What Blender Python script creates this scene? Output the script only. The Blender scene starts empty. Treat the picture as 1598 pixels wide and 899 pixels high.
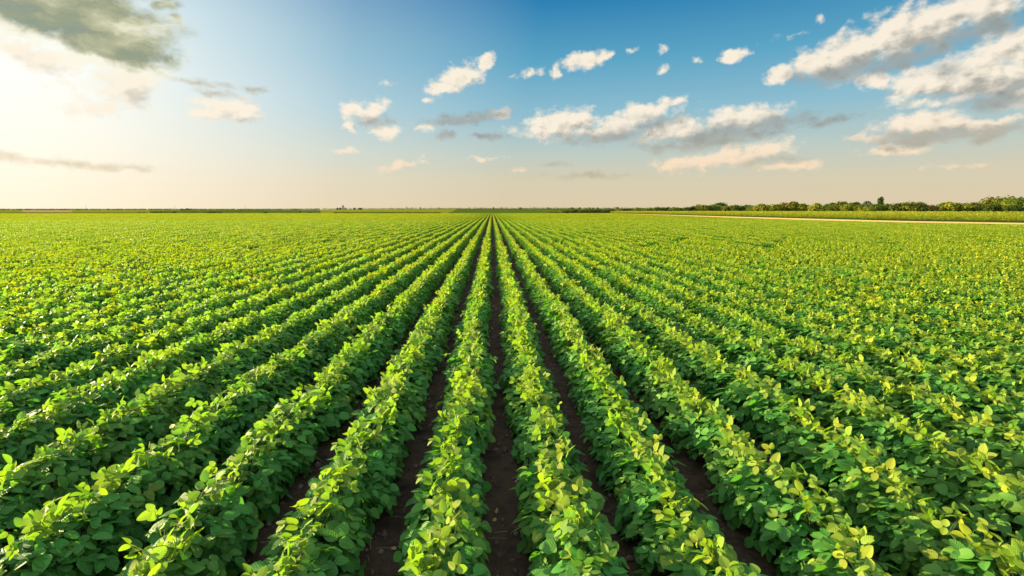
import bpy, math, random
import numpy as np
rng = np.random.default_rng(7)
random.seed(7)
R = math.radians
C = bpy.context.scene.collection
scene = bpy.context.scene

# ------------------------------------------------------------------ constants
H = 2.1                      # camera height
FPX, W0, H0 = 800.0, 1598.0, 899.0
PITCH, YAW = R(8.67), R(2.22)
ROW = 0.70                   # row spacing
OFF = 0.065                  # middle of the central furrow
CAN = 0.45                   # canopy height
FAR = 255.0                  # end of the soybean field
SUN_AZ, SUN_EL = R(-66), R(13.5)
EXPO = 2.7
VAR = dict(full=14, lod1=8, lod2=6, lod3=5)

fw = np.array([math.sin(YAW)*math.cos(PITCH), math.cos(YAW)*math.cos(PITCH), -math.sin(PITCH)])
rt = np.array([math.cos(YAW), -math.sin(YAW), 0.0])
up = np.cross(rt, fw)

def ray(px, py):
    d = fw + rt*(px-W0/2)/FPX + up*(H0/2-py)/FPX
    return d/np.linalg.norm(d)

def at(px, dist):
    """ground point in the direction of a bearing, at a forward distance"""
    d = ray(px, 328.0)
    s = dist/d[1]
    return d[0]*s, dist

def height_for(py, dist):
    return H + (327.8-py)*dist/FPX

# ------------------------------------------------------------------ helpers
def mesh_obj(name, verts, faces, mats, parent=None, link=True, uv=None, attrs=None, fmat=None, smooth=True):
    me = bpy.data.meshes.new(name)
    verts = np.asarray(verts, dtype=np.float32)
    if isinstance(faces, np.ndarray):
        n, k = faces.shape
        me.vertices.add(len(verts)); me.vertices.foreach_set('co', verts.ravel())
        me.loops.add(n*k); me.loops.foreach_set('vertex_index', faces.astype(np.int32).ravel())
        me.polygons.add(n)
        me.polygons.foreach_set('loop_start', np.arange(0, n*k, k, dtype=np.int32))
        me.update(calc_edges=True)
    else:
        me.from_pydata(verts.tolist(), [], faces)
        me.update()
    for m in (mats if isinstance(mats, (list, tuple)) else [mats]):
        me.materials.append(m)
    if fmat is not None:
        me.polygons.foreach_set('material_index', np.asarray(fmat, dtype=np.int32))
    me.polygons.foreach_set('use_smooth', np.full(len(me.polygons), smooth, dtype=bool))
    if uv is not None:
        l = me.uv_layers.new(name='UVMap')
        vi = np.empty(len(me.loops), dtype=np.int32); me.loops.foreach_get('vertex_index', vi)
        l.data.foreach_set('uv', np.asarray(uv, dtype=np.float32)[vi].ravel())
    if attrs is not None:
        for an, av in attrs.items():
            a = me.attributes.new(an, 'FLOAT', 'POINT')
            a.data.foreach_set('value', np.asarray(av, dtype=np.float32))
    me.validate()
    o = bpy.data.objects.new(name, me)
    if link: C.objects.link(o)
    if parent is not None: o.parent = parent
    return o

def tag(o, label=None, cat=None, group=None, kind=None):
    if label: o['label'] = label
    if cat: o['category'] = cat
    if group: o['group'] = group
    if kind: o['kind'] = kind
    return o

def empty(name, loc, rz=0.0):
    o = bpy.data.objects.new(name, None)
    o.empty_display_size = 0.1
    C.objects.link(o); o.location = loc; o.rotation_euler = (0, 0, rz)
    return o

class MB:
    def __init__(s): s.v = []; s.f = []; s.n = 0
    def add(s, v, f):
        s.v.append(np.asarray(v, dtype=np.float32)); s.f.extend([tuple(i+s.n for i in q) for q in f]); s.n += len(v)
    def tube(s, pts, rad, k=5):
        pts = np.asarray(pts, dtype=float); n = len(pts); vs = []
        for i, p in enumerate(pts):
            t = pts[min(i+1, n-1)]-pts[max(i-1, 0)]; t /= np.linalg.norm(t)+1e-9
            a = np.cross(t, [0.3, 0.95, 0.1]); a /= np.linalg.norm(a)+1e-9; b = np.cross(t, a)
            r = rad[i] if hasattr(rad, '__len__') else rad
            for j in range(k):
                q = 2*math.pi*j/k
                vs.append(p+r*(math.cos(q)*a+math.sin(q)*b))
        fs = [(i*k+j, i*k+(j+1) % k, (i+1)*k+(j+1) % k, (i+1)*k+j) for i in range(n-1) for j in range(k)]
        fs.append(tuple(range((n-1)*k, n*k))); fs.append(tuple(reversed(range(k))))
        s.add(vs, fs)
    def box(s, a, b):
        x0, y0, z0 = a; x1, y1, z1 = b
        s.add([(x0,y0,z0),(x1,y0,z0),(x1,y1,z0),(x0,y1,z0),(x0,y0,z1),(x1,y0,z1),(x1,y1,z1),(x0,y1,z1)],
              [(0,3,2,1),(4,5,6,7),(0,1,5,4),(1,2,6,5),(2,3,7,6),(3,0,4,7)])
    def build(s, name, mat, parent=None, smooth=False):
        return mesh_obj(name, np.concatenate(s.v), s.f, mat, parent, smooth=smooth)

def unit(v):
    v = np.asarray(v, dtype=float)
    return v/(np.linalg.norm(v, axis=-1, keepdims=True)+1e-9)

# ------------------------------------------------------------------ materials
class NT:
    """small node-tree writer"""
    def __init__(s, tree): s.t = tree; s.t.nodes.clear()
    def n(s, kind, ins=None, **props):
        nd = s.t.nodes.new(kind)
        for k, v in props.items(): setattr(nd, k, v)
        for k, v in (ins or {}).items():
            sock = nd.inputs[k]
            if isinstance(v, bpy.types.NodeSocket): s.t.links.new(v, sock)
            else: sock.default_value = v
        return nd
    def m(s, op, a, b=None, c=None, clamp=False):
        ins = {0: a}
        if b is not None: ins[1] = b
        if c is not None: ins[2] = c
        return s.n('ShaderNodeMath', ins, operation=op, use_clamp=clamp).outputs[0]
    def mix(s, f, a, b, blend='MIX'):
        nd = s.n('ShaderNodeMix', None, data_type='RGBA', blend_type=blend)
        for k, v in ((0, f), (6, a), (7, b)):
            if isinstance(v, bpy.types.NodeSocket): s.t.links.new(v, nd.inputs[k])
            else: nd.inputs[k].default_value = v
        return nd.outputs[2]
    def ramp(s, f, stops, interp='LINEAR'):
        nd = s.n('ShaderNodeValToRGB', {0: f}); cr = nd.color_ramp; cr.interpolation = interp
        while len(cr.elements) < len(stops): cr.elements.new(0.5)
        for e, (p, c) in zip(cr.elements, stops):
            e.position = p; e.color = c if len(c) == 4 else (*c, 1)
        return nd.outputs[0]
    def smooth(s, x, lo, hi):
        nd = s.n('ShaderNodeMapRange', {0: x, 1: lo, 2: hi, 3: 0.0, 4: 1.0}, interpolation_type='SMOOTHSTEP', clamp=True)
        return nd.outputs[0]

def mat(name):
    m = bpy.data.materials.new(name); m.use_nodes = True
    return m, NT(m.node_tree)

def leaf_material(name, old, young, trans_old, trans_young, veins=True, tfac=0.42, rough=0.5, spec=0.14):
    m, t = mat(name)
    var = t.n('ShaderNodeAttribute', attribute_name='var').outputs['Fac']
    age = t.n('ShaderNodeAttribute', attribute_name='young').outputs['Fac']
    inst = t.n('ShaderNodeObjectInfo').outputs['Random']
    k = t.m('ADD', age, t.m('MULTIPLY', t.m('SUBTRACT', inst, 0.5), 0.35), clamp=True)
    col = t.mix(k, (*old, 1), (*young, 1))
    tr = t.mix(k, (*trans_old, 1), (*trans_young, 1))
    hsv = t.n('ShaderNodeHueSaturation', {'Hue': t.m('ADD', 0.488, t.m('MULTIPLY', var, 0.024)), 'Saturation': 1.0,
              'Value': t.m('ADD', 0.66, t.m('MULTIPLY', t.m('FRACT', t.m('MULTIPLY', var, 7.31)), 0.75)), 'Color': col}).outputs[0]
    nrm = None
    if veins:
        uv = t.n('ShaderNodeUVMap', uv_map='UVMap').outputs[0]
        sp = t.n('ShaderNodeSeparateXYZ', {0: uv})
        au = t.m('ABSOLUTE', t.m('SUBTRACT', sp.outputs[0], 0.5))       # 0..0.5 across
        lat = t.m('ABSOLUTE', t.m('SINE', t.m('MULTIPLY', t.m('SUBTRACT', sp.outputs[1], t.m('MULTIPLY', au, 0.62)), 20.0)))
        latv = t.m('SUBTRACT', 1.0, t.smooth(lat, 0.0, 0.24))
        mid = t.m('SUBTRACT', 1.0, t.smooth(au, 0.008, 0.04))
        vein = t.m('MAXIMUM', mid, t.m('MULTIPLY', latv, 0.55))
        blot = t.n('ShaderNodeTexNoise', {'Vector': uv, 'Scale': 5.0, 'Detail': 3.0}).outputs[0]
        hsv = t.mix(t.m('MULTIPLY', vein, 0.36), hsv, (0.19, 0.27, 0.07, 1))
        hsv = t.mix(t.m('MULTIPLY', t.smooth(blot, 0.45, 0.75), 0.22), hsv, (0.10, 0.17, 0.03, 1))
        nrm = t.n('ShaderNodeBump', {'Strength': 0.5, 'Distance': 0.004, 'Height': t.m('SUBTRACT', t.m('MULTIPLY', lat, 0.7), t.m('MULTIPLY', mid, 0.8))}).outputs[0]
    ins = {'Base Color': hsv, 'Roughness': rough, 'Specular IOR Level': spec}
    ti = {'Color': tr}
    if nrm is not None: ins['Normal'] = nrm; ti['Normal'] = nrm
    p = t.n('ShaderNodeBsdfPrincipled', ins)
    q = t.n('ShaderNodeBsdfTranslucent', ti)
    mx = t.n('ShaderNodeMixShader', {0: tfac, 1: p.outputs[0], 2: q.outputs[0]})
    t.n('ShaderNodeOutputMaterial', {0: mx.outputs[0]})
    return m

def noise_material(name, c1, c2, scale=3.0, rough=0.9, detail=5.0, bump=0.0, bscale=None, c3=None, spec=0.2):
    m, t = mat(name)
    co = t.n('ShaderNodeTexCoord').outputs['Object']
    nz = t.n('ShaderNodeTexNoise', {'Vector': co, 'Scale': scale, 'Detail': detail, 'Roughness': 0.6}).outputs[0]
    stops = [(0.32, c1), (0.68, c2)] if c3 is None else [(0.3, c1), (0.55, c2), (0.75, c3)]
    col = t.ramp(nz, stops)
    ins = {'Base Color': col, 'Roughness': rough, 'Specular IOR Level': spec}
    if bump:
        nb = t.n('ShaderNodeTexNoise', {'Vector': co, 'Scale': bscale or scale*3, 'Detail': 6.0, 'Roughness': 0.65}).outputs[0]
        ins['Normal'] = t.n('ShaderNodeBump', {'Strength': 1.0, 'Distance': bump, 'Height': nb}).outputs[0]
    p = t.n('ShaderNodeBsdfPrincipled', ins)
    t.n('ShaderNodeOutputMaterial', {0: p.outputs[0]})
    return m

M_leaf = leaf_material('soy_leaf', (0.052, 0.170, 0.025), (0.255, 0.268, 0.018), (0.085, 0.30, 0.012), (0.30, 0.44, 0.010))
M_leaf_far = leaf_material('soy_leaf_far', (0.050, 0.125, 0.008), (0.205, 0.205, 0.008), (0.105, 0.23, 0.004), (0.34, 0.35, 0.004), veins=False, rough=0.65, spec=0.08, tfac=0.38)
M_leaf_mid = leaf_material('soy_leaf_mid', (0.052, 0.146, 0.013), (0.24, 0.238, 0.012), (0.095, 0.26, 0.006), (0.33, 0.385, 0.006), veins=False, rough=0.55, spec=0.12, tfac=0.40)
M_stem = noise_material('soy_stem', (0.045, 0.08, 0.018), (0.075, 0.11, 0.025), 20, 0.7)
M_soil = noise_material('soil', (0.028, 0.0165, 0.008), (0.078, 0.047, 0.024), 4.0, 0.95, 8, 0.08, 14, c3=(0.04, 0.025, 0.014), spec=0.1)
M_clod = noise_material('soil_clod', (0.035, 0.022, 0.014), (0.15, 0.098, 0.065), 9, 0.95, 4, 0.004, 120, spec=0.1)
M_straw = noise_material('straw', (0.16, 0.12, 0.07), (0.30, 0.23, 0.14), 30, 0.8)
M_road = noise_material('dirt_track', (0.38, 0.25, 0.055), (0.49, 0.34, 0.09), 0.6, 0.95, 8, 0.03, 6)
M_corn = leaf_material('corn_leaf', (0.12, 0.17, 0.010), (0.27, 0.27, 0.022), (0.24, 0.29, 0.010), (0.42, 0.41, 0.018), veins=False, rough=0.65, spec=0.05)
M_bark = noise_material('bark', (0.06, 0.045, 0.03), (0.13, 0.10, 0.075), 6, 0.9, 5, 0.02)
def tree_mat(n, a, b):
    return leaf_material(n, a, b, (a[0]*1.9, a[1]*1.7, a[2]*0.7), (b[0]*1.5, b[1]*1.5, b[2]*0.7), veins=False, tfac=0.3, rough=0.7, spec=0.05)
TM = {'olive': tree_mat('leaf_olive', (0.058, 0.066, 0.008), (0.125, 0.122, 0.013)),
      'green': tree_mat('leaf_green', (0.045, 0.078, 0.010), (0.10, 0.13, 0.014)),
      'dark': tree_mat('leaf_dark', (0.022, 0.040, 0.007), (0.055, 0.070, 0.009)),
      'yellow': tree_mat('leaf_yellow', (0.095, 0.11, 0.008), (0.17, 0.17, 0.012)),
      'russet': tree_mat('leaf_russet', (0.09, 0.062, 0.018), (0.14, 0.10, 0.03)),
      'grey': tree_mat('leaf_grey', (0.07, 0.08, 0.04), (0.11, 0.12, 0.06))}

# ------------------------------------------------------------------ leaves
# ovate leaflet: stations along the length, three points across
ST = {'hi': ([0, .12, .3, .55, .8, .93, 1], [.10, .74, 1.0, .93, .60, .32, 0.03]),
      'mid': ([0, .3, .7, 1], [.08, 1.0, .72, .02]),
      'lo': ([0, .42, 1], [.1, 1.0, .05])}

def leaflets(P, D, N, L, Wd, fold, droop, lod):
    """batch of leaflets. P base, D direction, N blade normal; returns verts, quads, uv"""
    t, w = ST[lod]; t = np.array(t); w = np.array(w); k = len(t)
    D = unit(D); S = unit(np.cross(D, N)); N = np.cross(S, D)
    n = len(P)
    a = t[None, :]*droop[:, None]                                  # bending angle along the blade
    # integrate the bend approximately
    fx = np.where(np.abs(droop)[:, None] > 1e-3, np.sin(a)/np.where(np.abs(droop) > 1e-3, droop, 1)[:, None], t[None, :])
    fz = np.where(np.abs(droop)[:, None] > 1e-3, (np.cos(a)-1)/np.where(np.abs(droop) > 1e-3, droop, 1)[:, None], 0)
    ctr = P[:, None]+L[:, None, None]*(fx[..., None]*D[:, None]+fz[..., None]*N[:, None])
    nn = np.cos(a)[..., None]*N[:, None]+np.sin(a)[..., None]*D[:, None]
    hw = (Wd[:, None]*0.5*w[None, :])[..., None]
    cf, sf = np.cos(fold)[:, None, None], np.sin(fold)[:, None, None]
    lft = ctr-hw*(cf*S[:, None]-sf*nn); rgt = ctr+hw*(cf*S[:, None]+sf*nn)
    V = np.stack([lft, ctr, rgt], axis=2).reshape(n, k*3, 3)
    q = []
    for i in range(k-1):
        for j in range(2):
            q.append((i*3+j, i*3+j+1, (i+1)*3+j+1, (i+1)*3+j))
    q = np.array(q)
    F = (q[None]+(np.arange(n)*k*3)[:, None, None]).reshape(-1, 4)
    uv = np.stack([np.tile(np.array([0, .5, 1.0])[None], (k, 1))*w[:, None]+0.5*(1-w[:, None]), np.tile(t[:, None], (1, 3))], axis=-1).reshape(k*3, 2)
    return V.reshape(-1, 3), F, np.tile(uv, (n, 1)), k*3

def canopy(g, y0, y1, dens, lsize, lod, row_x=0.0, trif=True, hwk=1.0):
    """leaves of a stretch of one row between y0 and y1: lists of leaflets around a rounded hedge section"""
    n = max(3, int(dens*(y1-y0)))
    y = g.uniform(y0, y1, n)
    ph = g.uniform(-0.12*math.pi, 1.12*math.pi, n)                 # 0 = right flank, pi = left flank
    r = 1-0.46*g.random(n)**1.5
    hw = 0.206*hwk*(1+0.10*np.sin(y*7.3+g.random()*6)); top = CAN-0.06+0.03*np.sin(y*9.1+g.random()*6)
    cx, cz = np.cos(ph), np.sin(ph)
    x = row_x+hw*r*np.sign(cx)*np.abs(cx)**1.0
    zc = 0.17
    z = zc+np.where(cz > 0, (top-zc)*r*np.abs(cz)**1.05, -0.10*np.abs(cz)*3*r)
    out = unit(np.stack([cx/0.95, g.normal(0, 0.35, n), cz], axis=1))
    jit = g.normal(0, 0.22, (n, 3))
    N = unit(out*0.56+np.array([0, 0, 0.68])+jit)
    D = np.stack([cx*0.9, g.normal(0, 0.75, n), np.full(n, -0.12)], axis=1)+g.normal(0, 0.25, (n, 3))
    D = unit(D-(D*N).sum(1, keepdims=True)*N)
    P = np.stack([x, y, z], axis=1)
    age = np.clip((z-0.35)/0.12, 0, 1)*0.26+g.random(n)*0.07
    # young shoots rising from the crest
    m = max(1, int(n*0.17))
    ys = g.uniform(y0, y1, m); xs = row_x+g.normal(0, 0.055, m); zs = CAN-0.06+g.random(m)*0.075
    Ps = np.stack([xs, ys, zs], axis=1)
    Ns = unit(np.stack([g.normal(0, .8, m), g.normal(0, .8, m), g.uniform(.15, 1.0, m)], axis=1))
    Ds = unit(np.stack([g.normal(0, .6, m), g.normal(0, .6, m), g.uniform(-.1, .9, m)], axis=1))
    Ds = unit(Ds-(Ds*Ns).sum(1, keepdims=True)*Ns)
    P = np.concatenate([P, Ps]); N = np.concatenate([N, Ns]); D = np.concatenate([D, Ds])
    age = np.concatenate([age, 0.34+0.48*g.random(m)])
    patch = .5+.5*np.sin(P[:, 1]*11+g.random()*6.3)
    yel = g.random(len(age)) < 0.06*patch*g.random()
    age[yel] += g.uniform(.2, .6, int(yel.sum()))
    sz = np.concatenate([lsize*g.uniform(.72, 1.15, n), lsize*g.uniform(.5, .9, m)])
    base = P.copy()
    if trif:
        S = np.cross(D, N)
        LP, LD, LN, LL, LA, LG = [], [], [], [], [], []
        vg = g.random(len(P))
        for s in (-1, 0, 1):
            if s == 0:
                d = D; p = P+D*sz[:, None]*0.28
            else:
                d = unit(D*0.22+S*s+g.normal(0, .16, D.shape)); p = P+D*sz[:, None]*0.06+S*s*sz[:, None]*0.05
            nn = unit(N+g.normal(0, 0.18, N.shape)+(S*s*0.25))
            d = unit(d-(d*nn).sum(1, keepdims=True)*nn)
            LP.append(p); LD.append(d); LN.append(nn); LL.append(sz*(1.0 if s == 0 else 0.88)*g.uniform(.88, 1.1, len(sz)))
            LA.append(age); LG.append(np.clip(vg*0.7+g.random(len(sz))*0.3, 0, 1))
        P, D, N, L, age, var = (np.concatenate(a) for a in (LP, LD, LN, LL, LA, LG))
    else:
        L = sz; var = g.random(len(L))
    k = len(P)
    V, F, uv, c = leaflets(P, D, N, L, L*g.uniform(.66, .84, k), g.uniform(.02, .34, k), g.uniform(-.1, .6, k), lod)
    return V, F, uv, np.repeat(var, c), np.repeat(np.clip(age, 0, 1), c), base

def stems(g, y0, y1, base):
    mb = MB()
    roots = [(g.normal(0, 0.02), y0+(y1-y0)*(i+0.5)/4, 0) for i in range(4)]
    for q in roots:
        lean = g.normal(0, 0.03, 2)
        mb.tube([q, (q[0]+lean[0]*.5, q[1]+lean[1]*.5, .2), (q[0]+lean[0], q[1]+lean[1], .33)], [.0045, .0038, .002], 4)
    for b in base:
        q = roots[int(g.integers(0, 4))]
        s = np.array([q[0], q[1], max(.04, b[2]*0.6)]); e = np.asarray(b)
        mid = (s+e)/2+np.array([0, 0, .035])
        mb.tube([s, mid, e], [.0018, .0015, .0012], 3)
    return mb

PL = 0.28      # length of row one plant fills
protos = []
for i in range(VAR['full']):
    g = np.random.default_rng(100+i)
    V, F, uv, var, age, base = canopy(g, -PL*0.62, PL*0.62, 235, 0.087, 'hi')
    fol = mesh_obj('foliage', V, F, M_leaf, link=False, uv=uv, attrs={'var': var, 'young': age})
    st = stems(g, -PL*0.5, PL*0.5, base)
    stm = mesh_obj('stem', np.concatenate(st.v), st.f, M_stem, link=False)
    protos.append((fol.data, stm.data)); bpy.data.objects.remove(fol); bpy.data.objects.remove(stm)

# lower detail stretches, used only by the one object that holds the rest of the crop
lib = bpy.data.collections.new('crop_library')
def lib_obj(name, *a, **k):
    o = mesh_obj(name, *a, link=False, **k); lib.objects.link(o); return o
idx = {'lod1': [], 'lod2': [], 'lod3': []}; cnt = 0
L2 = 1.4; L3 = 5.6; NR3 = 4
for i in range(VAR['lod1']):
    g = np.random.default_rng(200+i)
    V, F, uv, var, age, _ = canopy(g, -PL*0.62, PL*0.62, 215, 0.084, 'mid', hwk=.88)
    lib_obj('p%03d' % cnt, V, F, M_leaf if i < 4 else M_leaf_mid, uv=uv, attrs={'var': var, 'young': age}); idx['lod1'].append(cnt); cnt += 1
for i in range(VAR['lod2']):
    g = np.random.default_rng(300+i)
    V, F, uv, var, age, _ = canopy(g, -L2/2, L2/2, 420, 0.094, 'lo', trif=False, hwk=.78)
    lib_obj('p%03d' % cnt, V, F, M_leaf_mid, uv=uv, attrs={'var': var, 'young': age}); idx['lod2'].append(cnt); cnt += 1
for i in range(VAR['lod3']):
    g = np.random.default_rng(400+i)
    acc = [[], [], [], [], []]; off = 0
    for rr in range(NR3):
        V, F, uv, var, age, _ = canopy(g, -L3/2, L3/2, 205, 0.125, 'lo', trif=False, hwk=.70, row_x=(rr-(NR3-1)/2)*ROW)
        for l, a in zip(acc, (V, F+off, uv, var, age)): l.append(a)
        off += len(V)
    V, F, uv, var, age = (np.concatenate(a) for a in acc)
    lib_obj('p%03d' % cnt, V, F, M_leaf_far, uv=uv, attrs={'var': var, 'young': age}); idx['lod3'].append(cnt); cnt += 1

# ------------------------------------------------------------------ the lie of the land
NEAR = ([-40, 20, 45, 57, 66, 80, 110, 180, 262], [90, 72, 64, 58.5, 52.5, 49.8, 49.5, 53, 57])
FARE = ([-40, 20, 45, 64, 74, 90, 110, 213, 262], [96, 79, 72, 66.4, 61.2, 59.8, 59, 57.8, 58.5])
def near_edge(y): return np.interp(y, *NEAR)
def far_edge(y): return np.interp(y, *FARE)
SHELF = 0.45
def rise(x, y):
    """very gentle rise of the land beyond the soybean field"""
    d = np.clip((y-300)/900.0, 0, 1); d = d*d*(3-2*d)
    h = 1.3+3.2/(1+np.exp(-(x+230)/60.0))
    fade = np.clip(1-(np.abs(x)-900)/1500, 0, 1)
    e = np.interp(y, *NEAR)
    return d*h*fade+SHELF*np.clip(x-e-0.1, 0, 1)*(y < 3000)

# ------------------------------------------------------------------ the crop
ORD = ['first', 'second', 'third', 'fourth', 'fifth', 'sixth', 'seventh', 'eighth', 'ninth', 'tenth', 'eleventh', 'twelfth',
       'thirteenth', 'fourteenth', 'fifteenth', 'sixteenth', 'seventeenth', 'eighteenth', 'nineteenth', 'twentieth']
def row_x(k): return OFF+(k+0.5)*ROW
cam = np.array([0, 0, H])
slots = []
def d1(k): return 22.0+((k*53) % 17)/17*9.0
ny = int(32/PL)
for k in range(-84, 72):
    x = row_x(k)
    for j in range(-6, ny):
        y = (j+0.5)*PL+((k*37) % 11)/11*PL*0.6
        if y > d1(k) or (x < -max(y, 0)*1.65-4.5 or x > max(y, 0)*1.4+4.5): continue
        if y < -0.8: continue
        d = math.sqrt(x*x+y*y+(H-0.3)**2)
        v = np.array([x, y, 0.38-H]); z = v@fw
        px, py = (v@rt)/z*FPX+W0/2, H0/2-(v@up)/z*FPX
        inside = z > 0.2 and -25 < px < W0+25 and py < H0+45
        slots.append((d, x, y, k, inside, px, py))
ins = sorted([s for s in slots if s[4]], key=lambda s: s[0])[:300]
chosen = set((s[1], s[2]) for s in ins)

def plant_pose(x, y):
    g = np.random.default_rng(int(abs(x*7919+y*104729)*10) % (2**31))
    n = math.sin(y*1.7+x*5)+math.sin(y*0.61+x*2.2)
    return g, (x+g.normal(0, .016)+0.016*n, y+g.normal(0, .02), 0), (0 if g.random() < .5 else math.pi)+g.normal(0, .12), \
        (g.uniform(.90, 1.12), 1.0, g.uniform(.91, 1.09)*(1+0.025*n))

for q, (d, x, y, k, _, px, py) in enumerate(ins):
    g, loc, rz, sc = plant_pose(x, y)
    fol, stm = protos[int(g.integers(0, len(protos)))]
    o = empty('soybean_plant', loc, rz); o.scale = sc
    for nm, me in (('foliage', fol), ('stem', stm)):
        c = bpy.data.objects.new(nm, me); C.objects.link(c); c.parent = o
    side = 'right' if k >= 0 else 'left'; o_ = ORD[k if k >= 0 else -k-1]
    lab = f'leafy soybean plant, near end of the {o_} row {side} of the central furrow'
    tag(o, lab, 'soybean plant', 'soybean plants in the nearest rows')

pts, pid, prot, pscl = [], [], [], []
def put(p, i, r, s): pts.append(p); pid.append(i); prot.append((0, 0, r)); pscl.append(s)
for d, x, y, k, inside, px, py in slots:
    if (x, y) in chosen: continue
    g, loc, rz, sc = plant_pose(x, y)
    h_ = VAR['lod1']//2
    fam = idx['lod1'][h_:] if g.random() < (d-7)/17 else idx['lod1'][:h_]
    put(loc, int(g.choice(fam)), rz, sc)
D2 = 84.0
y = 20.0
while y < D2:
    kx = int((y*1.65+5)/ROW)
    for k in range(-kx, kx):
        x = row_x(k)
        if x > near_edge(y)-.2: continue
        if y < d1(k)-PL*.5: continue
        n = math.sin(y*0.61+x*2.2)
        put((x+rng.normal(0, .015)+.016*n, y+L2/2, 0), int(rng.choice(idx['lod2'])), math.pi*int(rng.integers(0, 2)), (rng.uniform(.95, 1.1), 1, rng.uniform(.90, 1.10)+.03*n))
    y += L2
while y < FAR:
    kx = int((y*1.65+8)/ROW/NR3)
    for k in range(-kx, kx):
        x = OFF+k*NR3*ROW
        if x > near_edge(y)-1.0: continue
        put((x, y+L3/2, 0), int(rng.choice(idx['lod3'])), math.pi*int(rng.integers(0, 2)), (1, 1, rng.uniform(.95, 1.05)))
    y += L3

def instancer(name, pts, pid, prot, pscl, coll):
    me = bpy.data.meshes.new(name)
    me.from_pydata([tuple(map(float, p)) for p in pts], [], [])
    a = me.attributes.new('idx', 'INT', 'POINT'); a.data.foreach_set('value', np.array(pid, dtype=np.int32))
    a = me.attributes.new('rot', 'FLOAT_VECTOR', 'POINT'); a.data.foreach_set('vector', np.array(prot, dtype=np.float32).ravel())
    a = me.attributes.new('scl', 'FLOAT_VECTOR', 'POINT'); a.data.foreach_set('vector', np.array(pscl, dtype=np.float32).ravel())
    o = bpy.data.objects.new(name, me); C.objects.link(o)
    ng = bpy.data.node_groups.new(name+'_nodes', 'GeometryNodeTree')
    ng.interface.new_socket('Geometry', in_out='INPUT', socket_type='NodeSocketGeometry')
    ng.interface.new_socket('Geometry', in_out='OUTPUT', socket_type='NodeSocketGeometry')
    N, Lk = ng.nodes, ng.links
    gi, go = N.new('NodeGroupInput'), N.new('NodeGroupOutput')
    ci = N.new('GeometryNodeCollectionInfo'); ci.inputs[0].default_value = coll
    ci.inputs['Separate Children'].default_value = True; ci.inputs['Reset Children'].default_value = True
    iop = N.new('GeometryNodeInstanceOnPoints')
    def na(nm, dt):
        n = N.new('GeometryNodeInputNamedAttribute'); n.data_type = dt; n.inputs[0].default_value = nm
        return n.outputs[0]
    e2r = N.new('FunctionNodeEulerToRotation')
    Lk.new(gi.outputs[0], iop.inputs['Points']); Lk.new(ci.outputs[0], iop.inputs['Instance'])
    iop.inputs['Pick Instance'].default_value = True
    Lk.new(na('idx', 'INT'), iop.inputs['Instance Index'])
    Lk.new(na('rot', 'FLOAT_VECTOR'), e2r.inputs[0]); Lk.new(e2r.outputs[0], iop.inputs['Rotation'])
    Lk.new(na('scl', 'FLOAT_VECTOR'), iop.inputs['Scale'])
    Lk.new(iop.outputs[0], go.inputs[0])
    md = o.modifiers.new('scatter', 'NODES'); md.node_group = ng
    return o
crop = instancer('soybean_crop', pts, pid, prot, pscl, lib)
tag(crop, 'rest of the soybean crop running in straight rows to the horizon', 'soybean crop', kind='stuff')
print('instances', len(pts))

# ------------------------------------------------------------------ ground
gx = np.unique(np.concatenate([np.linspace(-9000, -1200, 14), np.linspace(-1200, 1200, 97), np.linspace(46, 100, 109), np.linspace(1200, 9000, 14)]))
gy = np.unique(np.concatenate([np.linspace(-200, 300, 126), np.linspace(300, 1300, 41), np.linspace(1300, 9000, 20)]))
X, Y = np.meshgrid(gx, gy)
Z = rise(X, Y)
V = np.stack([X, Y, Z], -1).reshape(-1, 3)
nx_, ny_ = len(gx), len(gy)
F = np.array([(j*nx_+i, j*nx_+i+1, (j+1)*nx_+i+1, (j+1)*nx_+i) for j in range(ny_-1) for i in range(nx_-1)])
M_land = noise_material('far_land', (0.035, 0.055, 0.008), (0.07, 0.085, 0.012), 0.02, 0.95, 6, spec=0.0)
o = mesh_obj('ground', V, F, M_land); tag(o, kind='structure')

def sheet(name, poly, z, m, n=24, label=None):
    """a field as a sheet laid over the land: poly = four corners, near left, near right, far right, far left"""
    a, b, c, d = (np.array(p, dtype=float) for p in poly)
    vs = []
    for j in range(n+1):
        v = j/n
        for i in range(n+1):
            u = i/n
            p = (a*(1-u)+b*u)*(1-v)+(d*(1-u)+c*u)*v
            vs.append((p[0], p[1], float(rise(p[0], p[1]))+z))
    fs = np.array([(j*(n+1)+i, j*(n+1)+i+1, (j+1)*(n+1)+i+1, (j+1)*(n+1)+i) for j in range(n) for i in range(n)])
    return tag(mesh_obj(name, vs, fs, m), label, kind='structure')
sheet('field_soil', [(-460, -30), (48.8, -30), (48.8, FAR+2), (-460, FAR+2)], 0.012, M_soil, 60)

# dirt track beside the field
vs, fs = [], []
ys = np.concatenate([np.linspace(-20, 120, 71), np.linspace(124, 262, 30)])
for i, y_ in enumerate(ys):
    a_, b_ = near_edge(y_)+1.15, far_edge(y_)
    for j in range(9):
        u = j/8; x_ = a_*(1-u)+b_*u+0.12*math.sin(i*1.7+j)*(j in (0, 8))
        vs.append((x_, y_, SHELF+.02+.03*abs(math.sin(u*math.pi*2))))
k = 9
fs = [(i*k+j, i*k+j+1, (i+1)*k+j+1, (i+1)*k+j) for i in range(len(ys)-1) for j in range(k-1)]
o = mesh_obj('dirt_track', vs, fs, M_road); tag(o, kind='structure')

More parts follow.
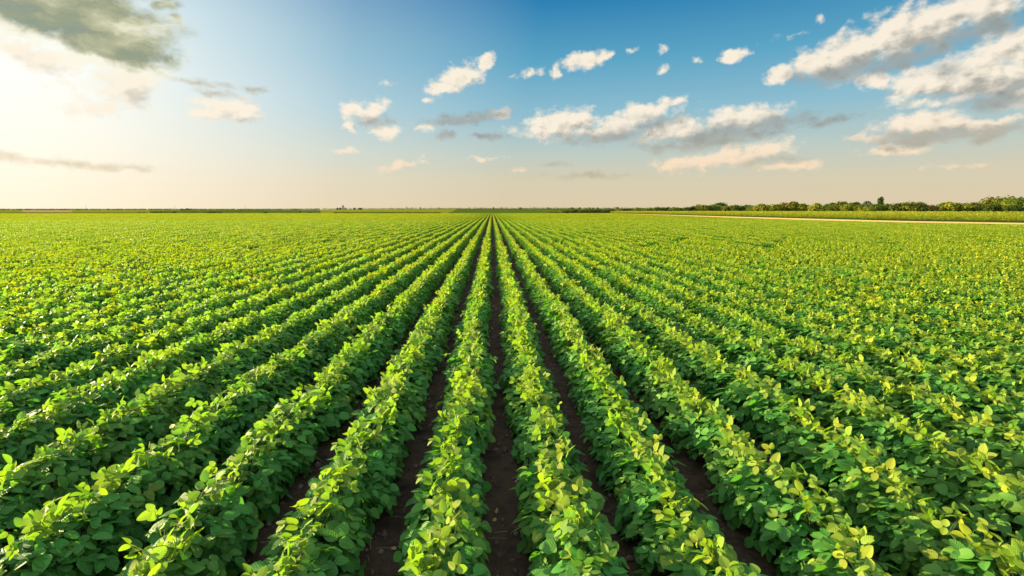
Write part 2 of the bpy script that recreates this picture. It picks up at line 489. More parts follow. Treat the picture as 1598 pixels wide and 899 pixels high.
# clods and straw lying in the furrows
def clods():
    g = np.random.default_rng(5); vs, fs = [], []
    oct_v = np.array([(1,0,0),(-1,0,0),(0,1,0),(0,-1,0),(0,0,1),(0,0,-1)], float)
    oct_f = [(0,2,4),(2,1,4),(1,3,4),(3,0,4),(2,0,5),(1,2,5),(3,1,5),(0,3,5)]
    v = list(oct_v); f = []
    for a, b, c in oct_f:
        n = len(v); v += [unit(v[a]+v[b]), unit(v[b]+v[c]), unit(v[c]+v[a])]
        f += [(a, n, n+2), (n, b, n+1), (n+2, n+1, c), (n, n+1, n+2)]
    v = np.array(v)
    n = 0
    for _ in range(5200):
        y = 1.2+12*g.random()**1.8; k = int(g.integers(-6, 7))
        x = OFF+k*ROW+g.normal(0, .13)
        s = 0.005+0.024*g.random()**3
        ln = g.uniform(.6, 1.3, 3)*s
        w = v*ln*(1+0.22*np.sin(v[:, [1, 2, 0]]*5+g.random(3)*6)) + np.array([x, y, 0.012+ln[2]*.35])
        vs.append(w); fs.append(np.array(f)+n); n += len(w)
    return np.concatenate(vs), np.concatenate(fs)
V, F = clods()
o = mesh_obj('soil_clods', V, F, M_clod); tag(o, 'small dark clods of earth lying in the furrows', 'soil', kind='stuff')
mb = MB(); g = np.random.default_rng(6)
for _ in range(700):
    y = 1.3+11*g.random()**1.6; k = int(g.integers(-6, 7)); x = OFF+k*ROW+g.normal(0, .11)
    a = g.uniform(0, math.pi); l = g.uniform(.015, .07); d = np.array([math.cos(a), math.sin(a), g.normal(0, .12)])*l
    p = np.array([x, y, .027]); mb.tube([p-d, p+d*0.1+np.array([0, 0, .003]), p+d], g.uniform(.0008, .0018), 3)
o = mb.build('straw_litter', M_straw); tag(o, 'pale bits of straw lying on the dark soil of the furrows', 'straw', kind='stuff')

g = np.random.default_rng(8); n = 130
yy = 1.4+10*g.random(n)**1.5; xx = OFF+g.integers(-5, 6, n)*ROW+g.normal(0, .10, n); aa = g.uniform(0, 2*math.pi, n)
V, F, uv, c = leaflets(np.stack([xx, yy, np.full(n, .024)], 1), np.stack([np.cos(aa), np.sin(aa), g.normal(.1, .1, n)], 1),
                       unit(np.stack([g.normal(0, .25, n), g.normal(0, .25, n), np.ones(n)], 1)), g.uniform(.03, .06, n), g.uniform(.02, .035, n), g.uniform(.1, .7, n), g.uniform(-.8, .8, n), 'mid')
M_dry = noise_material('dry_leaf', (0.16, 0.10, 0.03), (0.30, 0.20, 0.06), 12, .8)
o = mesh_obj('fallen_leaves', V, F, M_dry); tag(o, 'dry yellow brown leaves fallen on the soil between the rows', 'leaves', kind='stuff')

# ------------------------------------------------------------------ corn fields
def corn_mesh(g, n, inside, hgt, wblade, rows=None):
    """n stalks' worth of arching blades inside a footprint function giving (x, y) samples"""
    xy = inside(n)
    nb = 5
    base = np.repeat(xy, nb, axis=0); k = len(base)
    h = np.repeat(hgt*g.uniform(.82, 1.08, len(xy)), nb)
    z0 = h*np.tile(np.linspace(.25, .86, nb), len(xy))
    a = g.uniform(0, 2*math.pi, k)
    D = np.stack([np.cos(a), np.sin(a), g.uniform(.5, 1.3, k)], 1)
    N = unit(np.stack([-np.cos(a)*.9, -np.sin(a)*.9, np.full(k, 1.0)], 1)+g.normal(0, .25, (k, 3)))
    D = unit(D); N = unit(N-(N*D).sum(1, keepdims=True)*D)
    zb = np.array([float(v) for v in rise(base[:, 0], base[:, 1])])
    P = np.stack([base[:, 0], base[:, 1], zb+z0], 1)
    L = hgt*g.uniform(.28, .5, k)
    V, F, uv, c = leaflets(P, D, N, L, np.full(k, wblade)*g.uniform(.7, 1.3, k), g.uniform(.1, .5, k), g.uniform(.9, 1.7, k), 'mid')
    return V, F, uv, np.repeat(g.random(k), c), np.repeat(np.clip(.25+.55*(z0/hgt)+g.normal(0, .12, k), 0, 1), c)

def quad_sampler(g, poly, edge=None, pw=1.0):
    a, b, c, d = (np.array(p, dtype=float) for p in poly)
    def f(n):
        u = g.random(n)[:, None]; v = (g.random(n)**pw)[:, None]
        return (a*(1-u)+b*u)*(1-v)+(d*(1-u)+c*u)*v
    return f
g = np.random.default_rng(11)
def corn_field(name, poly, n, h, w, label, pw=1.0, m=None):
    V, F, uv, var, age = corn_mesh(g, n, quad_sampler(g, poly, pw=pw), h, w)
    o = mesh_obj(name, V, F, m or M_corn, uv=uv, attrs={'var': var, 'young': age})
    return tag(o, label, 'corn field', kind='stuff')
# big field beyond the track: near edge follows the track
edge = [(float(far_edge(q))+.4, q) for q in (5, 25, 45, 58, 66, 74, 84, 110, 160, 210, 258)]
accs = [[], [], [], [], []]; off = 0
for i in range(len(edge)-1):
    p, q = edge[i], edge[i+1]
    for (x0, x1, dn, wb) in ((0, 4, 5.0, .10), (4, 22, 2.0, .18), (22, 130, .24, .40)):
        if i == 0 and x0 > 4: dn *= .6
        poly = [(p[0]+x0, p[1]), (p[0]+x1, p[1]), (q[0]+x1, q[1]), (q[0]+x0, q[1])]
        n = int(dn*(x1-x0)*(q[1]-p[1]))
        r = corn_mesh(g, n, quad_sampler(g, poly), 1.15, wb)
        for l, a in zip(accs, (r[0], r[1]+off, r[2], r[3], r[4])): l.append(a)
        off += len(r[0])
V, F, uv, var, age = (np.concatenate(a) for a in accs)
o = mesh_obj('corn_field', V, F, M_corn, uv=uv, attrs={'var': var, 'young': age})
tag(o, 'pale green corn field growing along the far side of the dirt track', 'corn field', kind='stuff')
# soil under it
M_soil2 = noise_material('corn_soil', (0.05, 0.045, 0.015), (0.085, 0.08, 0.025), .5, .95, spec=0)
sheet('corn_soil', [(100, -20), (330, -20), (330, 262), (66, 262)], 0.01, M_soil2, 30)

# far fields beyond the soybeans
F_yel = noise_material('field_yellow_green', (0.085, 0.1, 0.007), (0.14, 0.145, 0.01), 0.03, .95, 6, .5, .4, spec=0)
F_mid = noise_material('field_mid_green', (0.036, 0.058, 0.007), (0.052, 0.074, 0.009), 0.03, .95, 6, .5, .4, spec=0)
F_dark = noise_material('field_dark_green', (0.025, 0.038, 0.006), (0.038, 0.052, 0.008), 0.03, .95, 6, .5, .4, spec=0)
F_tan = noise_material('stubble', (0.17, 0.115, 0.045), (0.23, 0.165, 0.07), 0.02, .95, 6, spec=0)
def wedge(px0, px1, d0, d1):
    return [at(px0, d0), at(px1, d0), at(px1, d1), at(px0, d1)]
sheet('far_field', wedge(-80, 120, 262, 1250), .06, F_yel, 20)
sheet('stubble_field', wedge(35, 112, 430, 1000), .12, F_tan, 12)
sheet('far_field', wedge(120, 285, 262, 1250), .06, F_yel, 20)
sheet('far_field', wedge(285, 500, 262, 1250), .06, F_mid, 20)
sheet('far_field', [at(500,262), at(690,262), at(716,1250), at(500,1250)], .07, F_yel, 20)
sheet('far_field', wedge(688, 900, 262, 1250), .06, F_mid, 20)
corn_field('corn_field', wedge(-80, 232, FAR+4, FAR+9), 2600, .75, .3, 'low dark green strip of corn ending the soybean field at far left', m=TM['dark'])
corn_field('corn_field', [at(232, FAR+6), at(240, FAR+6), at(420, 900), at(300, 900)], 2600, 1.6, .7, 'dark corn field slanting up to the horizon beyond the lone bush', m=TM['green'])
corn_field('corn_field', wedge(-80, 500, 1000, 1060), 2600, 3.0, 1.2, 'thin dark corn strip on the horizon at far left', m=TM['dark'])  # dark leaf colour stands for the shade on the far corn
corn_field('corn_field', wedge(520, 688, FAR+5, FAR+9), 1700, .9, .3, 'narrow shaded corn edge below the yellow green field, left of the row vanishing point', m=TM['dark'])  # shadowed front of the corn block, its shade put into dark leaf colour

# ------------------------------------------------------------------ trees
def crown_mesh(g, h, w, kind, n, leaf):
    """leaf clumps spread on and in several lobes; base of crown low, open outline"""
    c0 = 0.05*h if kind != 'poplar' else 0.08*h
    lobes = []
    if kind == 'poplar':
        for i in range(9):
            t = i/8; lobes.append((g.normal(0, .06*w), g.normal(0, .06*w), c0+(h-c0)*(.06+.9*t), w*.5*(.62+.38*math.sin(math.pi*(.1+.7*t)))*(1.0 if i < 8 else .7), (h-c0)*.09))
    else:
        k = 15 if kind == 'round' else 11
        for i in range(k):
            a = g.uniform(0, 2*math.pi); t = g.random()**1.25
            rr = w*.5*(.70*math.sqrt(g.random()))*(1-.45*abs(t-.35))
            s = g.uniform(.22, .36)*w
            zz = c0+s*.5+(h-c0-s*1.05)*t*(1-.35*(2*rr/w)**2)
            lobes.append((rr*math.cos(a), rr*math.sin(a), zz, s*.72, s*.6))
        lobes.append((g.normal(0, .06*w), g.normal(0, .06*w), h-.2*w*.6, .19*w, .2*w*.55))
    lo = np.array(lobes)
    wt = lo[:, 3]**2; ch = g.choice(len(lo), n, p=wt/wt.sum())
    d = unit(g.normal(0, 1, (n, 3))); r = g.random(n)**.33*(1+.12*g.normal(0, 1, n))
    P = lo[ch, :3]+d*r[:, None]*np.stack([lo[ch, 3], lo[ch, 3], lo[ch, 4]], 1)
    P[:, 2] = np.maximum(P[:, 2], .03*h)
    N = unit(d+g.normal(0, .5, (n, 3))+np.array([0, 0, .4])); D = unit(g.normal(0, 1, (n, 3)))
    D = unit(D-(D*N).sum(1, keepdims=True)*N)
    L = leaf*g.uniform(.6, 1.4, n)
    V, F, uv, c = leaflets(P-D*L[:, None]*.5, D, N, L, L*g.uniform(.5, .9, n), g.uniform(-.2, .5, n), g.uniform(-.4, .8, n), 'lo')
    young = np.clip(.5+.5*np.sin(ch*2.4)+g.normal(0, .2, n), 0, 1)*.8
    return V, F, uv, np.repeat(g.random(n), c), np.repeat(young, c), lo

def make_tree(name, px, dist, top, wpx, tint, kind, label, cat, group, base_py=None):
    """px, top, wpx describe where the tree stands and how large it is; all turned into metres"""
    x, y = at(px, dist); zb = float(rise(x, y))
    h = max(.6, height_for(top, dist)-zb); w = max(.5, wpx*dist/FPX)
    g = np.random.default_rng(int(px*31+top*7) % 99991)
    n = int(np.clip(260+h*w*42, 160, 3600)); leaf = np.clip(math.sqrt(h*w)*.11, .12, 1.6)
    V, F, uv, var, age, lo = crown_mesh(g, h, w, kind, n, leaf)
    t = empty(name, (x, y, zb))
    mesh_obj('crown', V, F, TM[tint], t, uv=uv, attrs={'var': var, 'young': age})
    mb = MB()
    if kind == 'shrub':
        for i in range(4):
            q = lo[i]; mb.tube([(q[0]*.15, q[1]*.15, 0), (q[0]*.6, q[1]*.6, q[2]*.5), q[:3]], [.03*h*.6, .02*h*.6, .01*h*.6], 5)
    else:
        mb.tube([(0, 0, -.05), (.02*h*g.normal(), .02*h*g.normal(), .3*h), (0.02*h*g.normal(), 0, .75*h)], [.028*h, .021*h, .007*h], 7)
        for i in range(6):
            q = lo[int(g.integers(0, len(lo)))]; z0 = min(q[2]*.6, .5*h)
            mb.tube([(0, 0, z0), (q[0]*.5, q[1]*.5, z0+(q[2]-z0)*.7), q[:3]], [.012*h, .008*h, .004*h], 5)
    mb.build('trunk' if kind != 'shrub' else 'stem', M_bark, t, smooth=True)
    return tag(t, label, cat, group)

# the line of trees behind the corn, from left to right: px, top, width, tint, distance
TL = [(1088,322.5,12,'green',285),(1101,322,14,'olive',280),(1113,321,12,'green',282),(1125.5,317.3,11,'dark',300),(1139,322,12,'olive',290),
      (1150,321,12,'green',290),(1166,321.5,14,'dark',290),(1176,322.5,12,'green',270),(1188,319,15,'yellow',262),(1198,321,12,'olive',270),(1209,320,13,'yellow',258),(1222,317.8,15,'olive',262),
      (1237,316,15,'olive',258),(1251,318.5,12,'yellow',255),(1262,321,12,'dark',255),(1273,318,15,'yellow',240),(1288,319.5,14,'green',246),
      (1300,317.6,15,'olive',255),(1313,316,16,'olive',252),(1321,319,10,'yellow',238),(1333,316.2,15,'olive',250),(1343,321,12,'green',238),(1354,315.3,14,'grey',290),
      (1351,323.5,14,'yellow',225),(1368,319.5,16,'green',236),(1385,319.3,13,'olive',246),(1395,320,12,'russet',248),(1408,318.2,22,'dark',238),(1430,317.6,24,'olive',232),
      (1452,321.3,14,'russet',240),(1466,320,15,'green',244),(1478,316,15,'olive',246),(1490,317.6,22,'yellow',228),(1502,321,13,'russet',236),(1517,316.8,20,'olive',232),
      (1529,320,15,'green',230),(1540,319.8,14,'russet',250),(1548,321,20,'dark',215),(1562,309.8,34,'olive',236),(1574,318.5,18,'yellow',214),(1580,321.5,17,'dark',205),(1592,312,30,'green',222),(1612,313,26,'olive',226)]
TINTW = {'olive': 'olive green', 'green': 'mid green', 'dark': 'dark green', 'yellow': 'bright yellow green', 'russet': 'brownish', 'grey': 'pale grey green'}
def sizew(w): return 'broad' if w >= 20 else ('narrow' if w <= 12 else 'round')
vis = [t for t in TL]
for i, (px, top, w, tint, dist) in enumerate(TL):
    k = len(TL)-i
    o_ = ['rightmost', 'second', 'third', 'fourth'] 
    pos = 'at the right edge of the photo' if k == 1 else None
    tens = {20: 'twenty', 30: 'thirty', 40: 'forty'}
    def ordinal(n):
        if n <= 20: return ORD[n-1]
        t_ = n//10*10
        return (tens[t_][:-1]+'ieth') if n % 10 == 0 else tens[t_]+'-'+ORD[n % 10-1]
    lab = f'{sizew(w)} {TINTW[tint]} tree {pos or ordinal(k)+" from the right"} in line behind the corn'
    make_tree('tree', px, dist, top-1.3, w*(1.85 if px > 1180 else 2.3), tint, 'round', lab, 'tree', 'trees behind the corn field')
make_tree('poplar_tree', 1373.5, 262, 307.6, 9.5, 'dark', 'poplar', 'tall slim dark poplar rising above the tree line', 'tree', 'trees behind the corn field')

# shrubs of the hedge at the end of the field, x 862..1080
g = np.random.default_rng(21)
hx = list(np.linspace(864, 1079, 25))
for i, px in enumerate(hx):
    u = i/24; top = 330.2-7.2*u**.6+g.normal(0, .7)
    tint = 'russet' if 949 < px < 978 and i % 2 else ('dark' if g.random() < .62 else 'green')
    if i == 11: tint = 'yellow'
    lab = f'{"small" if u < .35 else "tall"} {TINTW[tint]} shrub, {ORD[i] if i < 20 else "twenty" if i == 19 else "twenty-"+ORD[i-20]} from the left in the field end hedge'
    make_tree('shrub', px, 264+8*g.random(), top, 18, tint, 'shrub', lab, 'shrub', 'shrubs in the hedge at the field end')

# scattered bushes along the left end of the field
BL = [(217.5,330.3,6,'dark','low dark bush farthest left along the field end'),(225,330.6,6,'dark','low dark bush second from left along the field end'),
      (271,329.2,9,'dark','dark rounded bush standing alone where the corn slants up'),
      (317,330,10,'green','leftmost green bush of the thicket at the field end'),(326,329.6,9,'dark','second bush from left in the thicket at the field end'),
      (334,329.6,10,'dark','third bush from left in the thicket at the field end'),(342,330,9,'dark','fourth bush from left in the thicket at the field end'),
      (349,331,6,'green','small bush closing the right end of the thicket'),(362,331,4.5,'dark','tiny dark bush just right of the thicket'),
      (374,330.4,5,'dark','small dark round bush second right of the thicket'),(387,332,6,'dark','flat low bush third right of the thicket'),
      (412,329.6,11,'dark','wide dark bush halfway between thicket and far tower'),(434,332,6,'green','flat green bush right of the wide dark bush'),
      (468,329.3,4.5,'dark','upright small dark bush left of the far tower'),(483,330.4,9,'dark','spreading dark bush just left below the far tower'),
      (637,330,4.5,'dark','lone dark bush on the corn edge right of the far tower')]
for px, top, w, tint, lab in BL:
    make_tree('bush', px, FAR+5, top, w, tint, 'shrub', lab, 'bush', 'bushes along the far end of the field')

# trees on the skyline
SK = [(285,325.7,4,'dark'),(289,325.9,4,'dark'),(292.5,325.1,3,'dark'),(296,325.6,3,'dark'),(299.5,325.8,3,'dark'),
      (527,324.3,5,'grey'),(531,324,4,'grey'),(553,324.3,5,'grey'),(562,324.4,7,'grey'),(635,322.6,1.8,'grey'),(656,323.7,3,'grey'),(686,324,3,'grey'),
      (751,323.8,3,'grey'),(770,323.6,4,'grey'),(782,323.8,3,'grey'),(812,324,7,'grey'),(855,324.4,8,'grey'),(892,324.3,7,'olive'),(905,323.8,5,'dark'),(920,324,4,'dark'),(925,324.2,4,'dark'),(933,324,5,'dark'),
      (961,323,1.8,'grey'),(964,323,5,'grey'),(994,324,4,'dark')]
for i, (px, top, w, tint) in enumerate(SK):
    if i < 5: lab = f'tiny dark tree, {ORD[i]} from left of five in a row on the horizon'
    else: lab = f'tiny {TINTW[tint]} skyline tree, {ORD[i-5] if i-5 < 20 else "twentieth"} rightward from the far tower' if i > 6 else f'tiny pale grey green skyline tree, {ORD[i-5]} on the left side of the far tower'
    make_tree('distant_tree', px, 900, top, w, tint, 'round', lab, 'tree', 'small trees on the skyline')
# the low wooded skyline between them: one mass
V_, F_, U_, A_, B_ = [], [], [], [], []; off = 0
g = np.random.default_rng(31)
for px in np.linspace(505, 1085, 150):
    dist = 960+g.uniform(-60, 60); x, y = at(px, dist); zb = float(rise(x, y))
    h = max(1.0, height_for(325.6-g.random()**2*1.2, dist)-zb); w = g.uniform(5, 12)
    V, F, uv, var, age, lo = crown_mesh(g, h, w, 'shrub', 90, .9)
    V = V+np.array([x, y, zb]); V_.append(V); F_.append(F+off); U_.append(uv); A_.append(var); B_.append(age); off += len(V)
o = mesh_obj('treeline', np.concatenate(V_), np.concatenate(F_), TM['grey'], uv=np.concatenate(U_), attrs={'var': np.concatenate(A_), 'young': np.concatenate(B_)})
tag(o, 'low far wooded strip along the middle of the horizon', 'treeline', kind='stuff')

# ------------------------------------------------------------------ far tower and poles
M_conc = noise_material('grey_plaster', (0.20, 0.17, 0.13), (0.27, 0.23, 0.18), .2, .9)
M_roof = noise_material('dull_roof', (0.13, 0.09, 0.07), (0.18, 0.13, 0.10), .3, .9)
x, y = at(535.5, 1500); zb = float(rise(x, y))
t = empty('tower_building', (x, y, zb))
hh = height_for(320.3, 1500)-zb
mb = MB(); mb.box((-2.4, -2.4, 0), (2.4, 2.4, hh*.70)); mb.build('tower', M_conc, t)
mb = MB(); a = 2.7; z0 = hh*.70+.003
mb.add([(-a,-a,z0),(a,-a,z0),(a,a,z0),(-a,a,z0),(-.1,0,hh),(.1,0,hh)], [(3,2,1,0),(0,1,5,4),(1,2,5),(2,3,4,5),(3,0,4)]); mb.build('roof', M_roof, t)
mb = MB(); mb.box((2.403, -3, 0), (6.5, 3, hh*.48)); mb.box((6.503, -2.5, 0), (11, 2.5, hh*.28)); mb.build('side_block', M_conc, t)
for sx in (-1, 1):
    mb = MB(); mb.box((sx*1.1-.45, -2.46, hh*.5), (sx*1.1+.45, -2.403, hh*.62)); mb.build('window', M_roof, t)
tag(t, 'tall narrow tower with lower stepped blocks far off on the horizon', 'building')
M_pole = noise_material('pole_wood', (0.22, 0.18, 0.13), (0.3, 0.25, 0.19), 1, .8)
for px, top, dist, lab in [(135,320.6,800,'thin pole standing alone at the far left of the horizon'),(273,321.6,800,'thin pole on the horizon above the lone dark bush'),(383,321.8,800,'thin pole on the horizon above the right end of the thicket'),
                      (669.5,321.4,800,'left one of two close thin poles on the middle horizon'),(673.5,321.4,800,'right one of two close thin poles on the middle horizon'),
                      (827,320.3,700,'tall thin pole on the horizon just right of the row vanishing point'),(1254.5,313.8,262,'bare thin pole sticking up out of the tree line')]:
    x, y = at(px, dist); zb = float(rise(x, y)); h = height_for(top, dist)-zb
    t = empty('utility_pole', (x, y, zb)); r = .00022*dist
    mb = MB(); mb.tube([(0,0,-.3),(0,0,h*.6),(0,0,h)], [r*1.2, r, r*.7], 7); mb.build('post', M_pole, t)
    mb = MB(); mb.box((-r*5, -r*1.9, h*.93), (r*5, -r*1.02, h*.93+r*.9)); mb.build('crossarm', M_pole, t)
    tag(t, lab, 'pole', 'thin poles on the skyline')

# ------------------------------------------------------------------ camera
cd = bpy.data.cameras.new('camera'); co = bpy.data.objects.new('camera', cd); C.objects.link(co)
cd.sensor_width = 36; cd.lens = FPX/W0*36; cd.clip_end = 30000; cd.clip_start = .05
co.location = (0, 0, H); co.rotation_euler = (math.pi/2-PITCH, 0, -YAW)
scene.camera = co

# ------------------------------------------------------------------ sun
sd = np.array([math.sin(SUN_AZ)*math.cos(SUN_EL), math.cos(SUN_AZ)*math.cos(SUN_EL), math.sin(SUN_EL)])
ld = bpy.data.lights.new('sun', 'SUN'); lo_ = bpy.data.objects.new('sun', ld); C.objects.link(lo_)
ld.energy = 3.5; ld.angle = R(0.6); ld.color = (1.0, 0.81, 0.45)
from mathutils import Vector
lo_.rotation_euler = Vector(sd).to_track_quat('Z', 'Y').to_euler()

# ------------------------------------------------------------------ sky
def lin(*c):
    return tuple((v/255/12.92 if v/255 <= .04045 else ((v/255+.055)/1.055)**2.4) for v in c)
wd = bpy.data.worlds.new('World'); scene.world = wd; wd.use_nodes = True
STR = 0.10
GAIN = 1/(STR*2**EXPO)          # a display-linear sky colour times GAIN gives that colour in the picture

def pix_ae(px, py):
    d = ray(px, py); return math.degrees(math.atan2(d[0], d[1])), math.degrees(math.asin(d[2]))

def blob_group(name, blobs):
    """field = max over soft ellipses, in azimuth and elevation (degrees)"""
    ng = bpy.data.node_groups.new(name, 'ShaderNodeTree')
    ng.interface.new_socket('Vector', in_out='INPUT', socket_type='NodeSocketVector')
    ng.interface.new_socket('Value', in_out='OUTPUT', socket_type='NodeSocketFloat')
    t = NT(ng); gi = t.n('NodeGroupInput'); acc = None
    for b in blobs:
        px, py, rx, ry, tilt = b[:5]; amp = b[5] if len(b) > 5 else 1.0
        a, e = pix_ae(px, py); a1, e1 = pix_ae(px+1, py); a2, e2 = pix_ae(px, py-1)
        s = math.hypot(a1-a, e1-e); s2 = math.hypot(a2-a, e2-e)
        ang = math.atan2(e1-e, a1-a)+R(tilt)
        vec = gi.outputs[0]
        if acc is not None:      # evaluate the ellipses one after another, so that few values are alive at once
            vec = t.n('ShaderNodeVectorMath', {0: acc, 1: (1e-9, 1e-9, 0), 2: gi.outputs[0]}, operation='MULTIPLY_ADD').outputs[0]
        mp = t.n('ShaderNodeMapping', {'Vector': vec, 'Location': (a, e, 0), 'Rotation': (0, 0, ang), 'Scale': (rx*s, ry*s2, 1)}, vector_type='TEXTURE')
        ln = t.n('ShaderNodeVectorMath', {0: mp.outputs[0]}, operation='LENGTH').outputs['Value']
        v = t.m('MULTIPLY_ADD', ln, -amp, amp)
        acc = v if acc is None else t.m('SMOOTH_MAX', acc, v, 0.25)
    t.n('NodeGroupOutput', {0: acc})
    return ng

LIT = [(715,122,46,24,18),(757,98,24,15,40),(690,138,36,14,0),(666,157,14,6,0,.8),
       (547,174,24,18,0),(580,172,30,15,20),(600,206,24,16,0),(545,198,14,8,0,.7),
       (905,96,42,16,10),(868,112,12,13,30,.8),(945,86,24,9,15,.8),(985,78,9,7,30,.7),(825,114,24,9,12,.7),
       (1147,86,23,14,10),(1035,75,8,7,0,.42),(1034,107,9,8,30,.42),(1085,95,8,8,30,.42),(605,130,14,6,10,.42),(1230,57,28,6,8,.42),(1280,32,9,8,0,.42),
       (1330,82,95,42,22),(1420,48,125,48,20),(1530,8,120,42,15),(1215,118,18,26,-55),(1262,102,34,26,20),
       (1590,80,95,50,25),(1530,115,120,52,10),(1450,128,85,32,12),(1370,126,36,15,0),(1600,150,80,26,0),(1440,160,50,14,0,.7),
       (872,194,74,28,6),(1000,180,80,20,16),(1040,163,36,10,20,.9),(1160,184,80,22,4),(1050,202,80,18,8,.95),(950,205,60,16,4,.9),
       (1130,246,90,19,13,.9),(1060,255,50,13,5,.8),(1235,258,70,9,4,.7),(1200,232,60,13,10,.8),
       (1440,192,80,23,8),(1530,196,80,14,4,.8),(1360,215,50,10,0,.8),(1400,236,60,7,2,.6),(1570,188,40,9,5,.7),
       (355,170,62,26,0),(330,180,44,12,0,.8),
       (195,130,70,34,-10,.8),(165,165,70,24,0,.55),(50,90,90,34,-30,.7),
       (632,257,44,8,10,.65),(535,235,26,5,0,.45),(810,265,26,5,0,.5),(665,198,20,9,10,.7),(780,178,20,9,5,.7),
       (1500,260,60,5,0,.4),(760,247,30,4,0,.4)]
GREY = [(1310,112,70,20,18,.9),(1420,88,110,20,22,.9),(1530,48,100,22,24,.9),(1250,122,34,16,0,.7),
        (1392,106,40,14,15,.8),(1560,158,90,16,5,.9),(1480,112,40,14,0,.6),
        (1130,212,110,24,10),(1215,190,70,17,8,.9),(960,214,90,14,4,.8),(1060,230,70,11,0,.8),(1290,190,56,10,14,.8),(1010,195,60,12,10,.6),
        (1455,214,150,15,3,.95),(1560,203,70,15,6,.9),(1200,250,60,8,5,.5),
        (730,184,86,11,6,.95),(695,212,18,10,0,.8),(765,213,30,6,0,.8),(340,146,50,8,-12,.75),(395,138,22,7,-12,.7),(300,125,60,6,-10,.55),
        (920,274,90,7,0,.5),(870,255,26,4,0,.45),(578,186,26,9,0,.55),(605,190,20,8,0,.5),
        (110,255,150,9,-5,.5),(200,264,60,6,-3,.5),(30,244,60,7,-5,.4)]
DARK = [(120,25,200,66,-18),(185,78,105,46,-20),(45,22,150,50,-20),(170,96,100,20,-12,.95),(255,5,30,14,0,.7),(215,80,52,34,0,.95),(272,32,9,16,20,.6),(120,-40,220,60,0)]

w = NT(wd.node_tree)
dirv = w.n('ShaderNodeTexCoord').outputs['Generated']
nrmv = w.n('ShaderNodeVectorMath', {0: dirv}, operation='NORMALIZE').outputs[0]
sx = w.n('ShaderNodeSeparateXYZ', {0: nrmv})
az = w.m('MULTIPLY', w.m('ARCTAN2', sx.outputs[0], sx.outputs[1]), 57.29578)
el = w.m('MULTIPLY', w.m('ARCSINE', sx.outputs[2]), 57.29578)
# clear sky: Nishita, graded towards the photograph's evening gradient
sky = w.n('ShaderNodeTexSky', sky_type='NISHITA', sun_disc=False, sun_elevation=SUN_EL, sun_rotation=SUN_AZ, altitude=100, air_density=1.0, dust_density=1.5, ozone_density=2.0)
e01 = w.m('DIVIDE', el, 90.0, clamp=True)
def deg(d): return d/90.0
grad = w.ramp(e01, [(0, lin(222,204,170)), (deg(3.0), lin(216,206,178)), (deg(6.0), lin(190,204,196)), (deg(10), lin(143,190,208)), (deg(15), lin(94,166,198)), (deg(21), lin(38,125,178)), (deg(32), lin(30,104,165)), (1, lin(24,84,150))])
dt = w.n('ShaderNodeVectorMath', {0: nrmv, 1: tuple(sd)}, operation='DOT_PRODUCT').outputs['Value']
ang = w.m('MULTIPLY', w.m('ARCCOSINE', dt), 57.29578/90.0, clamp=True)
glow = w.ramp(ang, [(0, (1,1,1)), (deg(20), (.98,.98,.98)), (deg(28), (.86,.86,.86)), (deg(38), (.56,.56,.56)), (deg(50), (.22,.22,.22)), (deg(68), (0,0,0))])
glowc = w.ramp(e01, [(0, lin(255,240,212)), (deg(5), lin(255,247,230)), (deg(11), lin(255,253,243)), (deg(17), lin(240,248,243)), (deg(24), lin(186,220,230))])
glowb = w.n('ShaderNodeVectorMath', {0: glowc, 3: 1.14}, operation='SCALE').outputs[0]
clear = w.mix(glow, grad, glowb)
gained = w.n('ShaderNodeVectorMath', {0: clear, 3: GAIN}, operation='SCALE').outputs[0]
skyc = w.n('ShaderNodeVectorMath', {0: w.n('ShaderNodeHueSaturation', {'Saturation': .62, 'Color': sky.outputs[0]}).outputs[0], 3: 1.5}, operation='SCALE').outputs[0]
# overhead and behind, an unseen Nishita sky, brightened and muted to lift shaded leaves
front = w.m('MULTIPLY', w.m('SUBTRACT', 1.0, w.smooth(el, 34.0, 62.0)), w.m('SUBTRACT', 1.0, w.smooth(w.m('ABSOLUTE', az), 75.0, 120.0)))
base = w.mix(front, skyc, gained)

pos = w.n('ShaderNodeCombineXYZ', {0: az, 1: el, 2: 0.0}).outputs[0]
def noise(vec, scale, detail, rough=.55, dist=0.0):
    return w.n('ShaderNodeTexNoise', {'Vector': vec, 'Scale': scale, 'Detail': detail, 'Roughness': rough, 'Distortion': dist}, noise_dimensions='2D').outputs[0]
